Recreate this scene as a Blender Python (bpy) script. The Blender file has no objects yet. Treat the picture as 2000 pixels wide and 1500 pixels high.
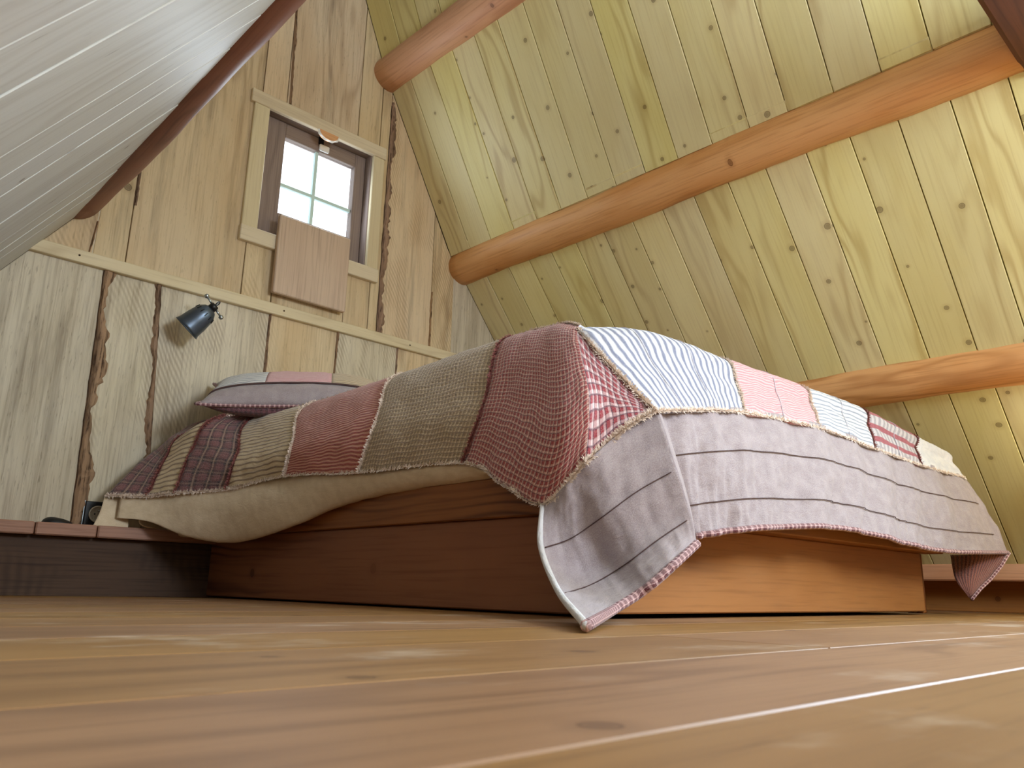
import bpy, bmesh, math, random
import mathutils.noise as mn
from mathutils import Vector, Matrix
random.seed(7)
S = bpy.context.scene
COL = S.collection
# ------------------------------------------------------------------ camera
F = 1562.61; YAW, PIT, ROL = (math.radians(a) for a in (43.645185, 14.328331, 1.271811))
CAM = Vector((0, 0, .055))
fw = Vector((math.sin(YAW)*math.cos(PIT), math.cos(YAW)*math.cos(PIT), math.sin(PIT)))
r0 = Vector((math.cos(YAW), -math.sin(YAW), 0)); u0 = r0.cross(fw)
rt = r0*math.cos(ROL) + u0*math.sin(ROL); up = u0*math.cos(ROL) - r0*math.sin(ROL)
cd = bpy.data.cameras.new('camera'); cam = bpy.data.objects.new('camera', cd); COL.objects.link(cam)
M = Matrix((rt, up, -fw)).transposed().to_4x4(); M.translation = CAM
cam.matrix_world = M
cd.sensor_width = 36; cd.lens = F/2000*36; cd.clip_start = .005
cd.dof.use_dof = True; cd.dof.focus_distance = 2.3; cd.dof.aperture_fstop = 16
S.camera = cam
S.cycles.max_bounces = 6; S.cycles.diffuse_bounces = 5; S.cycles.glossy_bounces = 2; S.cycles.transmission_bounces = 2; S.cycles.transparent_max_bounces = 6
S.cycles.adaptive_threshold = .03; S.cycles.caustics_reflective = False; S.cycles.caustics_refractive = False
# ------------------------------------------------------------------ view, sky, daylight at the window openings
S.view_settings.view_transform = 'Standard'; S.view_settings.look = 'None'
S.view_settings.exposure = 0.15; S.view_settings.gamma = 1.0; S.view_settings.use_curve_mapping = False
W = bpy.data.worlds.new('sky'); S.world = W; W.use_nodes = True
W.node_tree.nodes['Background'].inputs[0].default_value = (.80, .91, 1, 1)
W.node_tree.nodes['Background'].inputs[1].default_value = 3.0
def area(name, loc, target, sx, sy, power, col):
    l = bpy.data.lights.new(name, 'AREA'); l.shape = 'RECTANGLE'; l.size = sx; l.size_y = sy
    l.energy = power; l.color = col
    o = bpy.data.objects.new(name, l); COL.objects.link(o); o.location = loc
    o.rotation_euler = (Vector(target)-Vector(loc)).to_track_quat('-Z', 'Y').to_euler()
    return o
area('daylight_dormer_window', (3.43, -.43, 1.42), (0, -.43, 1.42), .95, .8, 72, (.60, .78, 1))
area('daylight_rear_window', (1.4, -1.36, 1.5), (1.4, 3, 1.5), .7, .8, 58, (.80, .90, 1))
area('daylight_gable_window', (1.675, 3.085, 1.85), (1.675, 0, 1.5), .33, .3, 2.5, (.75, .87, 1))
# ------------------------------------------------------------------ helpers
def ray(x, y): return fw + rt*((x-1000)/F) - up*((y-750)/F)
def at(px, py, x=None, y=None, z=None, d=None):
    """pixel -> point on the plane x=, y= or z= (or at forward distance d)"""
    v = ray(px, py)
    t = x/v.x if x is not None else y/v.y if y is not None else (z-CAM.z)/v.z if z is not None else d
    return CAM + v*t
def fdist(p): return (p-CAM).dot(fw)
def empty(name, loc=(0, 0, 0)):
    o = bpy.data.objects.new(name, None); COL.objects.link(o); o.location = loc; o.empty_display_size = .05
    return o
def link(name, me, mat, parent=None, mw=None, smooth=False):
    o = bpy.data.objects.new(name, me); COL.objects.link(o)
    if mat and not me.materials: me.materials.append(mat)
    if mw is not None: o.matrix_world = mw
    if parent is not None:
        o.parent = parent; o.matrix_parent_inverse = parent.matrix_world.inverted() if parent.type != 'EMPTY' else Matrix.Translation(-Vector(parent.location))
    if smooth:
        for p in me.polygons: p.use_smooth = True
    return o
def tag(o, label=None, cat=None, group=None, kind=None):
    if label: o['label'] = label
    if cat: o['category'] = cat
    if group: o['group'] = group
    if kind: o['kind'] = kind
    return o
def mesh(name, vs, fs):
    me = bpy.data.meshes.new(name); me.from_pydata([tuple(v) for v in vs], [], fs); me.validate(); me.update()
    bm = bmesh.new(); bm.from_mesh(me); bmesh.ops.recalc_face_normals(bm, faces=bm.faces); bm.to_mesh(me); bm.free()
    return me
def inset(poly, c):
    n = len(poly); out = []
    ar = sum(poly[i][0]*poly[(i+1) % n][1]-poly[(i+1) % n][0]*poly[i][1] for i in range(n))
    sg = 1 if ar > 0 else -1
    for i in range(n):
        p, a, b = Vector(poly[i]), Vector(poly[i-1]), Vector(poly[(i+1) % n])
        e1 = (p-a).normalized(); e2 = (b-p).normalized()
        n1 = Vector((-e1.y, e1.x))*sg; n2 = Vector((-e2.y, e2.x))*sg
        m = n1+n2; m = m/max(.3, m.dot(n1)) if m.length > 1e-6 else n1
        out.append(p+m*c)
    return out
def slab(name, poly, th, mat, parent, mw, ch=.002):
    """polygon in local XY (X = grain), thickness from local z=-th to 0, visible face z=0 with eased edges"""
    n = len(poly); inn = inset(poly, ch)
    vs = [(p[0], p[1], -th) for p in poly]+[(p[0], p[1], -ch) for p in poly]+[(p[0], p[1], 0) for p in inn]
    fs = [tuple(range(n))[::-1], tuple(range(2*n, 3*n))]
    for k in (0, n):
        for i in range(n):
            j = (i+1) % n; fs.append((k+i, k+j, k+n+j, k+n+i))
    return link(name, mesh(name, vs, fs), mat, parent, mw)
def frame(o, ex, ey, ez):
    m = Matrix((Vector(ex).normalized(), Vector(ey).normalized(), Vector(ez).normalized())).transposed().to_4x4(); m.translation = Vector(o)
    return m
def box(name, lo, hi, mat, parent=None, grain='x', ch=.003):
    """axis aligned board with eased edges; local X runs along the grain axis"""
    lo, hi = Vector(lo), Vector(hi); c = (lo+hi)/2; s = (hi-lo)
    ax = {'x': (0, 1, 2), 'y': (1, 2, 0), 'z': (2, 0, 1)}[grain]
    E = [Vector((1, 0, 0)), Vector((0, 1, 0)), Vector((0, 0, 1))]
    mw = frame(c, E[ax[0]], E[ax[1]], E[ax[2]])
    d = [s[ax[k]] for k in range(3)]
    bm = bmesh.new(); bmesh.ops.create_cube(bm, size=1); bmesh.ops.scale(bm, vec=d, verts=bm.verts)
    if ch: bmesh.ops.bevel(bm, geom=list(bm.edges), offset=min(ch, min(d)*.3), segments=1, affect='EDGES')
    me = bpy.data.meshes.new(name); bm.to_mesh(me); bm.free()
    return link(name, me, mat, parent, mw)
def lathe(name, prof, mat, parent, mw, n=32, close=False):
    vs, fs = [], []
    for (r, z) in prof:
        for k in range(n):
            a = 2*math.pi*k/n; vs.append((r*math.cos(a), r*math.sin(a), z))
    m = len(prof)
    for i in range(m-1 if not close else m):
        i2 = (i+1) % m
        for k in range(n):
            k2 = (k+1) % n; fs.append((i*n+k, i*n+k2, i2*n+k2, i2*n+k))
    if not close:
        if prof[0][0] > 1e-4: fs.append(tuple(range(n))[::-1])
        if prof[-1][0] > 1e-4: fs.append(tuple(range((m-1)*n, m*n)))
    bm = bmesh.new(); me = mesh(name, vs, fs); bm.from_mesh(me)
    bmesh.ops.remove_doubles(bm, verts=bm.verts, dist=1e-6); bmesh.ops.recalc_face_normals(bm, faces=bm.faces); bm.to_mesh(me); bm.free()
    return link(name, me, mat, parent, mw, True)
def tube(name, pts, r, mat, parent=None, n=8, smooth=True):
    vs, fs = [], []
    pts = [Vector(p) for p in pts]
    for i, p in enumerate(pts):
        t = (pts[min(i+1, len(pts)-1)]-pts[max(i-1, 0)]).normalized()
        a = t.cross(Vector((0.13, .21, .97))).normalized(); b = t.cross(a)
        rr = r[i] if isinstance(r, (list, tuple)) else r
        for k in range(n):
            w = 2*math.pi*k/n; vs.append(p+a*math.cos(w)*rr+b*math.sin(w)*rr)
    for i in range(len(pts)-1):
        for k in range(n):
            k2 = (k+1) % n; fs.append((i*n+k, i*n+k2, (i+1)*n+k2, (i+1)*n+k))
    fs += [tuple(range(n))[::-1], tuple(range((len(pts)-1)*n, len(pts)*n))]
    return link(name, mesh(name, vs, fs), mat, parent, None, smooth)
# ------------------------------------------------------------------ materials
def lin(c):
    return tuple((v/255/12.92 if v/255 <= .04045 else ((v/255+.055)/1.055)**2.4) for v in c)+(1,)
class NT:
    def __init__(s, name):
        s.m = bpy.data.materials.new(name); s.m.use_nodes = True; s.t = s.m.node_tree; s.t.nodes.clear()
        s.out = s.n('ShaderNodeOutputMaterial'); s.b = s.n('ShaderNodeBsdfPrincipled')
        s.l(s.b.outputs[0], s.out.inputs[0])
    def n(s, ty, **kw):
        o = s.t.nodes.new(ty)
        for k, v in kw.items(): setattr(o, k, v)
        return o
    def l(s, a, b): s.t.links.new(a, b)
    def inp(s, sock, v):
        if hasattr(v, 'is_output') or isinstance(v, bpy.types.NodeSocket): s.l(v, sock)
        else: sock.default_value = v
    def math(s, op, a, b=0.0, c=0.0, clamp=False):
        o = s.n('ShaderNodeMath', operation=op, use_clamp=clamp)
        s.inp(o.inputs[0], a); s.inp(o.inputs[1], b); s.inp(o.inputs[2], c); return o.outputs[0]
    def vmul(s, v, k):
        o = s.n('ShaderNodeVectorMath', operation='MULTIPLY'); s.inp(o.inputs[0], v); o.inputs[1].default_value = k; return o.outputs[0]
    def vadd(s, v, w):
        o = s.n('ShaderNodeVectorMath', operation='ADD'); s.inp(o.inputs[0], v); s.inp(o.inputs[1], w); return o.outputs[0]
    def mix(s, f, a, b, bt='MIX'):
        o = s.n('ShaderNodeMix', data_type='RGBA', blend_type=bt); s.inp(o.inputs[0], f); s.inp(o.inputs[6], a); s.inp(o.inputs[7], b); return o.outputs[2]
    def noise(s, v, sc=1.0, det=3.0, rough=.55, dist=0.0):
        o = s.n('ShaderNodeTexNoise'); s.inp(o.inputs['Vector'], v); o.inputs['Scale'].default_value = sc
        o.inputs['Detail'].default_value = det; o.inputs['Roughness'].default_value = rough; o.inputs['Distortion'].default_value = dist
        return o.outputs[0]
    def smooth(s, v, a, b, lo=0.0, hi=1.0):
        o = s.n('ShaderNodeMapRange', interpolation_type='SMOOTHSTEP'); s.inp(o.inputs[0], v)
        for k, x in enumerate((a, b, lo, hi)): o.inputs[k+1].default_value = x
        return o.outputs[0]
    def bump(s, h, strength=.3, dist=.002, prev=None):
        o = s.n('ShaderNodeBump'); s.inp(o.inputs['Height'], h); o.inputs['Strength'].default_value = strength; o.inputs['Distance'].default_value = dist
        if prev is not None: s.l(prev, o.inputs['Normal'])
        return o.outputs[0]
def wood(name, base, dark, warm=None, knots=.5, kcol=(70, 45, 20), grain=.5, fine=.35, rough=.6, var=.12, saw=0, blotch=.3, scale=1.0, bark=False, streak=0, coat=0, kscale=4.5, stain=0, fv=(4, 130), wear=0, ringf=34.0):
    m = NT(name); tc = m.n('ShaderNodeTexCoord'); oi = m.n('ShaderNodeObjectInfo')
    cv = m.n('ShaderNodeCombineXYZ')
    m.l(m.math('MULTIPLY', oi.outputs['Random'], 37.0), cv.inputs[0]); m.l(m.math('MULTIPLY', oi.outputs['Random'], 91.0), cv.inputs[1]); m.l(m.math('MULTIPLY', oi.outputs['Random'], 53.0), cv.inputs[2])
    P = m.vadd(tc.outputs['Object'], cv.outputs[0])
    warp = m.noise(m.vmul(P, (1.1*scale, 6*scale, 6*scale)), 1, 2)
    sep = m.n('ShaderNodeSeparateXYZ'); m.l(P, sep.inputs[0])
    ph = m.math('ADD', m.math('MULTIPLY', sep.outputs[1], ringf*scale), m.math('MULTIPLY', warp, 16.0))
    ring = m.math('SINE', m.math('MULTIPLY', ph, 2.2))
    ring = m.math('POWER', m.math('MULTIPLY_ADD', ring, .5, .5), 3.0)
    mask = m.smooth(m.noise(m.vmul(P, (.7, 4, 4)), 1, 1), .42, .62)
    ring = m.math('MULTIPLY', m.math('MULTIPLY', ring, mask), grain)
    fi = m.noise(m.vmul(P, (fv[0]*scale, fv[1]*scale, fv[1]*scale)), 1, 3)
    big = m.noise(m.vmul(P, (1.6, 5, 5)), 1, 3)
    c = m.mix(m.math('MULTIPLY', m.smooth(big, .35, .7), blotch), lin(base), lin(warm or base))
    c = m.mix(ring, c, lin(dark))
    c = m.mix(m.math('MULTIPLY', m.smooth(fi, .45, .75), fine), c, lin(dark))
    if streak:
        st = m.smooth(m.noise(m.vmul(P, (9, 70, 70)), 1, 1), .72, .78)
        c = m.mix(m.math('MULTIPLY', st, streak), c, lin((60, 45, 35)))
    if stain:
        sn = m.smooth(m.noise(m.vmul(P, (1.3, 16, 16)), 1, 4, .65), .48, .72)
        c = m.mix(m.math('MULTIPLY', sn, stain), c, lin((116, 100, 82)))
        s2 = m.smooth(m.noise(m.vmul(P, (26, 210, 210)), 1, 2), .60, .74)
        c = m.mix(m.math('MULTIPLY', s2, stain*.7), c, lin((96, 80, 62)))
    if wear:
        wn = m.smooth(m.noise(m.vadd(m.vmul(tc.outputs['Object'], (3, 5, 1)), (2.3, .4, 0)), 1, 5, .65), .55, .72)
        c = m.mix(m.math('MULTIPLY', wn, wear), c, lin((206, 190, 170)))
    h = fi
    if saw:
        rot = m.n('ShaderNodeVectorRotate'); m.l(P, rot.inputs[0]); rot.inputs['Angle'].default_value = math.radians(62)
        sx = m.n('ShaderNodeSeparateXYZ'); m.l(rot.outputs[0], sx.inputs[0])
        w = m.math('SINE', m.math('MULTIPLY_ADD', sx.outputs[0], 400.0, m.math('MULTIPLY', warp, 26.0)))
        sm = m.math('MULTIPLY', m.smooth(m.noise(m.vmul(P, (3, 6, 6)), 1, 2), .45, .62), m.smooth(oi.outputs['Random'], .3, .6))
        w = m.math('MULTIPLY', m.math('MULTIPLY_ADD', w, .5, .5), sm)
        c = m.mix(m.math('MULTIPLY', w, saw), c, lin(dark)); h = m.math('ADD', h, m.math('MULTIPLY', w, .8))
    if knots:
        vo = m.n('ShaderNodeTexVoronoi', voronoi_dimensions='2D'); m.l(P, vo.inputs['Vector']); vo.inputs['Scale'].default_value = kscale
        sc = m.n('ShaderNodeSeparateColor'); m.l(vo.outputs['Color'], sc.inputs[0])
        d = m.math('ADD', vo.outputs['Distance'], m.math('MULTIPLY', m.math('SUBTRACT', warp, .5), .03))
        rad = m.math('MULTIPLY_ADD', sc.outputs[1], .035, .022)
        q = m.math('DIVIDE', d, rad)
        sel = m.smooth(sc.outputs[0], 1-knots, 1-knots+.04)
        core = m.math('MULTIPLY', m.smooth(q, 1.0, .55), sel); rim = m.math('MULTIPLY', m.math('MULTIPLY', m.smooth(q, 1.25, .95), m.smooth(q, .7, .95)), sel)
        halo = m.math('MULTIPLY', m.smooth(q, 3.2, 1.0), sel)
        c = m.mix(m.math('MULTIPLY', halo, .25), c, lin(dark))
        c = m.mix(m.math('MULTIPLY', core, .55), c, lin(kcol)); c = m.mix(m.math('MULTIPLY', rim, .75), c, lin(kcol))
    hs = m.n('ShaderNodeHueSaturation'); m.l(c, hs.inputs['Color'])
    m.l(m.math('MULTIPLY_ADD', oi.outputs['Random'], 2*var, 1-var), hs.inputs['Value'])
    rr = m.math('FRACT', m.math('MULTIPLY', oi.outputs['Random'], 7.31))
    m.l(m.math('MULTIPLY_ADD', rr, .012, .494), hs.inputs['Hue']); m.l(m.math('MULTIPLY_ADD', rr, .2, .9), hs.inputs['Saturation'])
    m.l(hs.outputs[0], m.b.inputs['Base Color']); m.b.inputs['Roughness'].default_value = rough
    m.b.inputs['Specular IOR Level'].default_value = .35
    if coat: m.b.inputs['Coat Weight'].default_value = coat; m.b.inputs['Coat Roughness'].default_value = .35
    if saw: m.l(m.bump(h, .25, .0015), m.b.inputs['Normal'])
    return m.m
def plain(name, col, rough=.6, metal=0.0, bumpsc=0, spec=.5):
    m = NT(name); m.b.inputs['Base Color'].default_value = lin(col); m.b.inputs['Roughness'].default_value = rough; m.b.inputs['Metallic'].default_value = metal
    m.b.inputs['Specular IOR Level'].default_value = spec
    if bumpsc:
        tc = m.n('ShaderNodeTexCoord'); m.l(m.bump(m.noise(tc.outputs['Object'], bumpsc, 3), .3, .002), m.b.inputs['Normal'])
    return m.m
M_pine = wood('pine_ceiling_boards', (228, 217, 162), (176, 148, 90), (217, 201, 132), knots=.7, kcol=(96, 74, 46), grain=.5, fine=.2, rough=.5, var=.06, blotch=.5, kscale=5.2)
M_pineL = wood('pale_pine_boards', (206, 206, 200), (140, 128, 112), (194, 190, 178), knots=.3, grain=.2, fine=.14, rough=.5, var=.03, streak=.5)
M_wall = wood('rough_sawn_wall_boards', (220, 200, 166), (150, 120, 86), (204, 174, 130), knots=.15, kcol=(60, 42, 28), grain=.4, fine=.32, rough=.75, var=.08, saw=.38, blotch=.55, kscale=3, stain=.4)
M_wallp = wood('pale_sawn_wall_boards', (216, 206, 184), (140, 122, 98), (196, 182, 152), knots=.15, kcol=(60, 44, 32), grain=.25, fine=.42, rough=.8, var=.08, saw=.45, blotch=.5, kscale=3, stain=.5)
M_bark = wood('waney_bark_edge', (166, 136, 108), (62, 42, 30), (128, 92, 66), knots=0, grain=.6, fine=1.0, rough=.9, var=.05, fv=(14, 110))
M_log = wood('oiled_log', (222, 170, 126), (156, 98, 60), (206, 142, 94), knots=.4, kcol=(82, 36, 14), grain=.55, fine=.35, rough=.5, var=.03, blotch=.8)
M_logd = wood('dark_oiled_log', (150, 98, 72), (96, 58, 40), (130, 80, 56), knots=.2, kcol=(60, 28, 14), grain=.5, fine=.4, rough=.5, var=.03, blotch=.7)
M_bed = wood('larch_bed_boards', (150, 96, 56), (88, 48, 26), (134, 80, 44), knots=.2, kcol=(62, 34, 18), grain=1.0, fine=.35, rough=.5, var=.05, blotch=.6, scale=.8, ringf=110.0)
M_bedl = wood('light_larch_bed_boards', (174, 118, 66), (116, 70, 34), (154, 98, 50), knots=.25, kcol=(80, 42, 18), grain=.5, fine=.35, rough=.5, var=.04, blotch=.6, ringf=90.0, stain=.12)
M_floor = wood('floor_boards', (158, 120, 80), (98, 68, 42), (138, 100, 62), knots=.35, kcol=(96, 68, 44), grain=.4, fine=.3, rough=.45, var=.07, blotch=.8, streak=.25, wear=.5)
M_sub = plain('floor_joint_filler', (196, 156, 104), .7)
M_dark = plain('dark_batten_behind_boards', (74, 52, 32), .9)
M_trim = wood('planed_trim', (220, 206, 176), (160, 134, 98), (206, 186, 146), knots=.1, grain=.3, fine=.25, rough=.55, var=.04)
M_sash = wood('grey_brown_sash', (150, 132, 122), (100, 84, 78), (134, 116, 108), knots=0, grain=.3, fine=.5, rough=.6, var=.03)
M_shut = wood('shutter_board', (208, 184, 158), (150, 122, 102), (190, 162, 136), knots=0, grain=.45, fine=.4, rough=.65, var=.0, ringf=70.0)
M_ledge = wood('worn_ledge_board', (170, 128, 104), (104, 68, 48), (150, 104, 80), knots=0, grain=.4, fine=.4, rough=.6, var=.1)
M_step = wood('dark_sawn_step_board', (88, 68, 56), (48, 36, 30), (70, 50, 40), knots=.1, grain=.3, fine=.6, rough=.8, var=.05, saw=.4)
M_head = wood('dark_stained_header', (104, 60, 38), (60, 32, 20), (90, 50, 30), knots=0, grain=.4, fine=.5, rough=.6, var=.02)
# ------------------------------------------------------------------ room shell
YW = 3.05; YR = -1.4
PR = [(1.68, 3.278), (1.96, 2.606), (2.426, 1.767), (3.178, .842), (3.86, .16)]     # right roof, ridge to eave
PL = [(1.68, 3.278), (.75, 1.413), (-.289, 0.0)]                                      # left roof, ridge to floor
def roofz(x):
    P = PL[::-1]+PR[1:]+[(4.02, 0.0)]
    for (a, b), (c, d) in zip(P, P[1:]):
        if a <= x <= c: return b+(d-b)*(x-a)/(c-a)
    return 0.0
def hexa(bm, a, b):
    vs = [bm.verts.new(p) for p in a]+[bm.verts.new(p) for p in b]; n = len(a)
    bm.faces.new(vs[:n][::-1]); bm.faces.new(vs[n:])
    for i in range(n): bm.faces.new((vs[i], vs[(i+1) % n], vs[n+(i+1) % n], vs[n+i]))
def bmobj(name, bm, mat, parent=None):
    bmesh.ops.recalc_face_normals(bm, faces=bm.faces)
    me = bpy.data.meshes.new(name); bm.to_mesh(me); bm.free(); return link(name, me, mat, parent)
def roof_shell(bm, segs, y0, y1, side, off=.026, th=.09):
    for (a, b), (c, d) in segs:
        n = Vector((d-b, 0, a-c)).normalized()
        if (n.x > 0) != (side > 0): n = -n
        A, B = Vector((a, 0, b)), Vector((c, 0, d))
        q = [A+n*off, B+n*off, B+n*(off+th), A+n*(off+th)]
        hexa(bm, [p+Vector((0, y0, 0)) for p in q], [p+Vector((0, y1, 0)) for p in q])
floor_bm = bmesh.new(); hexa(floor_bm, [(-.45, YR-.1, -.12), (4.2, YR-.1, -.12), (4.2, 3.3, -.12), (-.45, 3.3, -.12)], [(-.45, YR-.1, -.0012), (4.2, YR-.1, -.0012), (4.2, 3.3, -.0012), (-.45, 3.3, -.0012)])
floor = tag(bmobj('floor', floor_bm, M_sub), 'worn honey coloured plank floor', 'floor', kind='structure')
ys = [-.04, .21, .415, .655, .87, 1.085, 1.31, 1.53, 1.75, 1.97, 2.2, 2.42, 2.64, 2.95]
for i, (a, b) in enumerate(zip(ys, ys[1:])):
    js = [-.3]+[1.78+.9*math.sin(i*2.4)]+[4.0]
    for x0, x1 in zip(js, js[1:]):
        g = .0014
        slab('floor_plank', [(x0+g, a+g), (x1-g, a+g), (x1-g, b-g), (x0+g, b-g)], .02, M_floor, floor, Matrix.Identity(4), .0015)
# roof slopes
sR = list(zip(PR, PR[1:]))
bm = bmesh.new(); roof_shell(bm, sR, .2, 3.25, 1); roof_shell(bm, sR, YR-.1, -1.1, 1)
roof_shell(bm, [(PR[0], PR[1]), (PR[1], (2.297, 2.0))], -1.1, .2, 1); roof_shell(bm, [((3.178, .842), PR[4])], -1.1, .2, 1)
ceilR = tag(bmobj('ceiling_right', bm, M_pine), 'knotty yellow pine boarded roof slope crossed by three log purlins', 'ceiling', kind='structure')
bm = bmesh.new(); sL = list(zip(PL, PL[1:])); roof_shell(bm, sL, YR-.1, 3.25, -1)
SK = Matrix.Translation((0, 3.05, 0)) @ Matrix.Rotation(-.0165, 4, 'Z') @ Matrix.Translation((0, -3.05, 0))      # this slope is a little out of square
bm.transform(SK)
ceilL = tag(bmobj('ceiling_left', bm, M_pineL), 'pale streaked boarded roof slope with one log purlin', 'ceiling', kind='structure')
def roof_planks(parent, A, B, seams, mat, side):
    A, B = Vector((A[0], 0, A[1])), Vector((B[0], 0, B[1])); e = (B-A).normalized(); L = (B-A).length
    n = Vector((-e.z, 0, e.x)) if side > 0 else Vector((e.z, 0, -e.x))
    if (n.x < 0) != (side > 0): n = -n                                            # into the room
    g = .0019
    for y1, y0 in zip(seams, seams[1:]):
        dz = random.uniform(-.0012, .0012)
        o = A+n*dz; ey = n.cross(e)
        mw = frame((o.x, 0, o.z), e, ey, n)
        s = 1 if ey.y > 0 else -1
        lo, hi = sorted((s*(y0+g), s*(y1-g)))
        if side < 0: mw = SK @ mw
        slab('plank', [(0, lo), (L, lo), (L, hi), (0, hi)], .026, mat, parent, mw, .0016)
SB = [3.05, 2.898, 2.739, 2.576, 2.42, 2.268, 2.109, 1.948, 1.794, 1.633, 1.476, 1.316, 1.165, .997, .836, .678, .509, .35, .2]
SC = [3.05, 2.885, 2.722, 2.579, 2.432, 2.277, 2.111, 1.95, 1.794, 1.637, 1.479, 1.319, 1.159, 1.0, .838, .676, .511, .35, .2]
SD = [3.05, 2.9, 2.74, 2.58, 2.42, 2.26, 2.1, 1.94, 1.78, 1.62, 1.46, 1.305, 1.15, .982, .825, .665, .505, .35, .2]
SA = [3.05, 2.89, 2.72, 2.57, 2.41, 2.25, 2.09, 1.93, 1.77, 1.61, 1.45, 1.29, 1.13, .97, .81, .65, .49, .35, .2]
roof_planks(ceilR, PR[0], PR[1], SA, M_pine, 1)
roof_planks(ceilR, PR[1], (PR[2][0]+.02, PR[2][1]-.036), SB, M_pine, 1)
roof_planks(ceilR, PR[2], PR[3], SC, M_pine, 1)
roof_planks(ceilR, PR[3], PR[4], SD, M_pine, 1)
SLf = [3.05-.165*i for i in range(20)]
roof_planks(ceilL, PL[1], PL[2], SLf, M_pineL, -1)
# dormer on the right slope beside the camera, and the rear gable, both with a window
def wall_rects(bm, plane, c0, c1, u0, u1, z0, z1, hole):
    hu0, hu1, hz0, hz1 = hole
    for a, b, p, q in ((u0, hu0, z0, z1), (hu1, u1, z0, z1), (hu0, hu1, z0, hz0), (hu0, hu1, hz1, z1)):
        if plane == 'x': hexa(bm, [(c0, a, p), (c0, b, p), (c0, b, q), (c0, a, q)], [(c1, a, p), (c1, b, p), (c1, b, q), (c1, a, q)])
        else: hexa(bm, [(a, c0, p), (b, c0, p), (b, c0, q), (a, c0, q)], [(a, c1, p), (b, c1, p), (b, c1, q), (a, c1, q)])
bm = bmesh.new(); wall_rects(bm, 'x', 3.46, 3.54, -1.15, .25, .6, 2.08, (-.93, .07, 1.0, 1.85))
for y0, y1 in ((.2, .24), (-1.14, -1.1)):
    hexa(bm, [(2.25, y0, 2.08), (3.2, y0, .80), (3.54, y0, .6), (3.54, y0, 2.08)], [(2.25, y1, 2.08), (3.2, y1, .80), (3.54, y1, .6), (3.54, y1, 2.08)])
hexa(bm, [(3.15, -1.1, .79), (3.46, -1.1, .79), (3.46, .2, .79), (3.15, .2, .79)], [(3.15, -1.1, .84), (3.46, -1.1, .84), (3.46, .2, .84), (3.15, .2, .84)])
tag(bmobj('wall_dormer', bm, M_pine), 'boarded dormer cheeks and window wall in the right roof slope', 'wall', kind='structure')
bm = bmesh.new(); hexa(bm, [(2.2, -1.15, 2.0), (3.54, -1.15, 2.0), (3.54, .25, 2.0), (2.2, .25, 2.0)], [(2.2, -1.15, 2.08), (3.54, -1.15, 2.08), (3.54, .25, 2.08), (2.2, .25, 2.08)])
tag(bmobj('ceiling_dormer', bm, M_pine), 'flat boarded ceiling of the dormer', 'ceiling', kind='structure')
def gable(bm, ya, yb, hole):
    xs = sorted(set([-.289, .75, 1.68, 1.96, 2.426, 3.178, 3.86, 4.02, hole[0], hole[1]]))
    for a, b in zip(xs, xs[1:]):
        za, zb = roofz(a)+.06, roofz(b)+.06
        parts = [(-.05, -.05, za, zb)]
        if a >= hole[0]-1e-6 and b <= hole[1]+1e-6: parts = [(-.05, -.05, hole[2], hole[2]), (hole[3], hole[3], za, zb)]
        for p, q, r, s in parts:
            hexa(bm, [(a, ya, p), (b, ya, q), (b, ya, s), (a, ya, r)], [(a, yb, p), (b, yb, q), (b, yb, s), (a, yb, r)])
WX0, WX1, WZ0, WZ1 = 1.374, 1.925, 1.503, 2.106
bm = bmesh.new(); gable(bm, YW+.025, YW+.15, (WX0, WX1, WZ0, WZ1))
wall = tag(bmobj('wall_back', bm, M_dark), 'gable end wall clad in rough sawn vertical boards', 'wall', kind='structure')
bm = bmesh.new(); gable(bm, YR-.1, YR, (1.05, 1.75, 1.1, 1.9))
tag(bmobj('wall_front', bm, M_wall), 'boarded rear gable wall', 'wall', kind='structure')
M_glass = NT('window_glass')
gl = M_glass.n('ShaderNodeBsdfTransparent'); gg = M_glass.n('ShaderNodeBsdfGlossy'); gg.inputs['Roughness'].default_value = .02
mx = M_glass.n('ShaderNodeMixShader'); mx.inputs[0].default_value = .06
M_glass.l(gl.outputs[0], mx.inputs[1]); M_glass.l(gg.outputs[0], mx.inputs[2]); M_glass.l(mx.outputs[0], M_glass.out.inputs[0]); M_glass = M_glass.m
def unseen_window(name, lo, hi, ax, label):
    e = tag(empty(name, lo), label, 'window', kind='structure')
    lo, hi = Vector(lo), Vector(hi); b = .035
    k = 1 if ax == 'x' else 0
    def seg(n, a0, a1, z0, z1, m, d=0.0):
        l, h = lo.copy(), hi.copy(); l[k] = a0; h[k] = a1; l.z = z0; h.z = z1
        if d: c = 1-k; mid = (l[c]+h[c])/2; l[c] = mid-d; h[c] = mid+d
        box(n, l, h, m, e, 'z' if z1-z0 > a1-a0 else ('y' if k else 'x'))
    seg('stile', lo[k], lo[k]+b, lo.z, hi.z, M_trim); seg('stile', hi[k]-b, hi[k], lo.z, hi.z, M_trim)
    seg('rail', lo[k]+b, hi[k]-b, lo.z, lo.z+b, M_trim); seg('rail', lo[k]+b, hi[k]-b, hi.z-b, hi.z, M_trim)
    seg('pane', lo[k]+b, hi[k]-b, lo.z+b, hi.z-b, M_glass, .002)
unseen_window('window_2', (3.485, -.93, 1.0), (3.525, .07, 1.85), 'x', 'dormer window in the right roof slope')
unseen_window('window_3', (1.05, -1.47, 1.1), (1.75, -1.43, 1.9), 'y', 'window in the rear gable wall')
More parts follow.
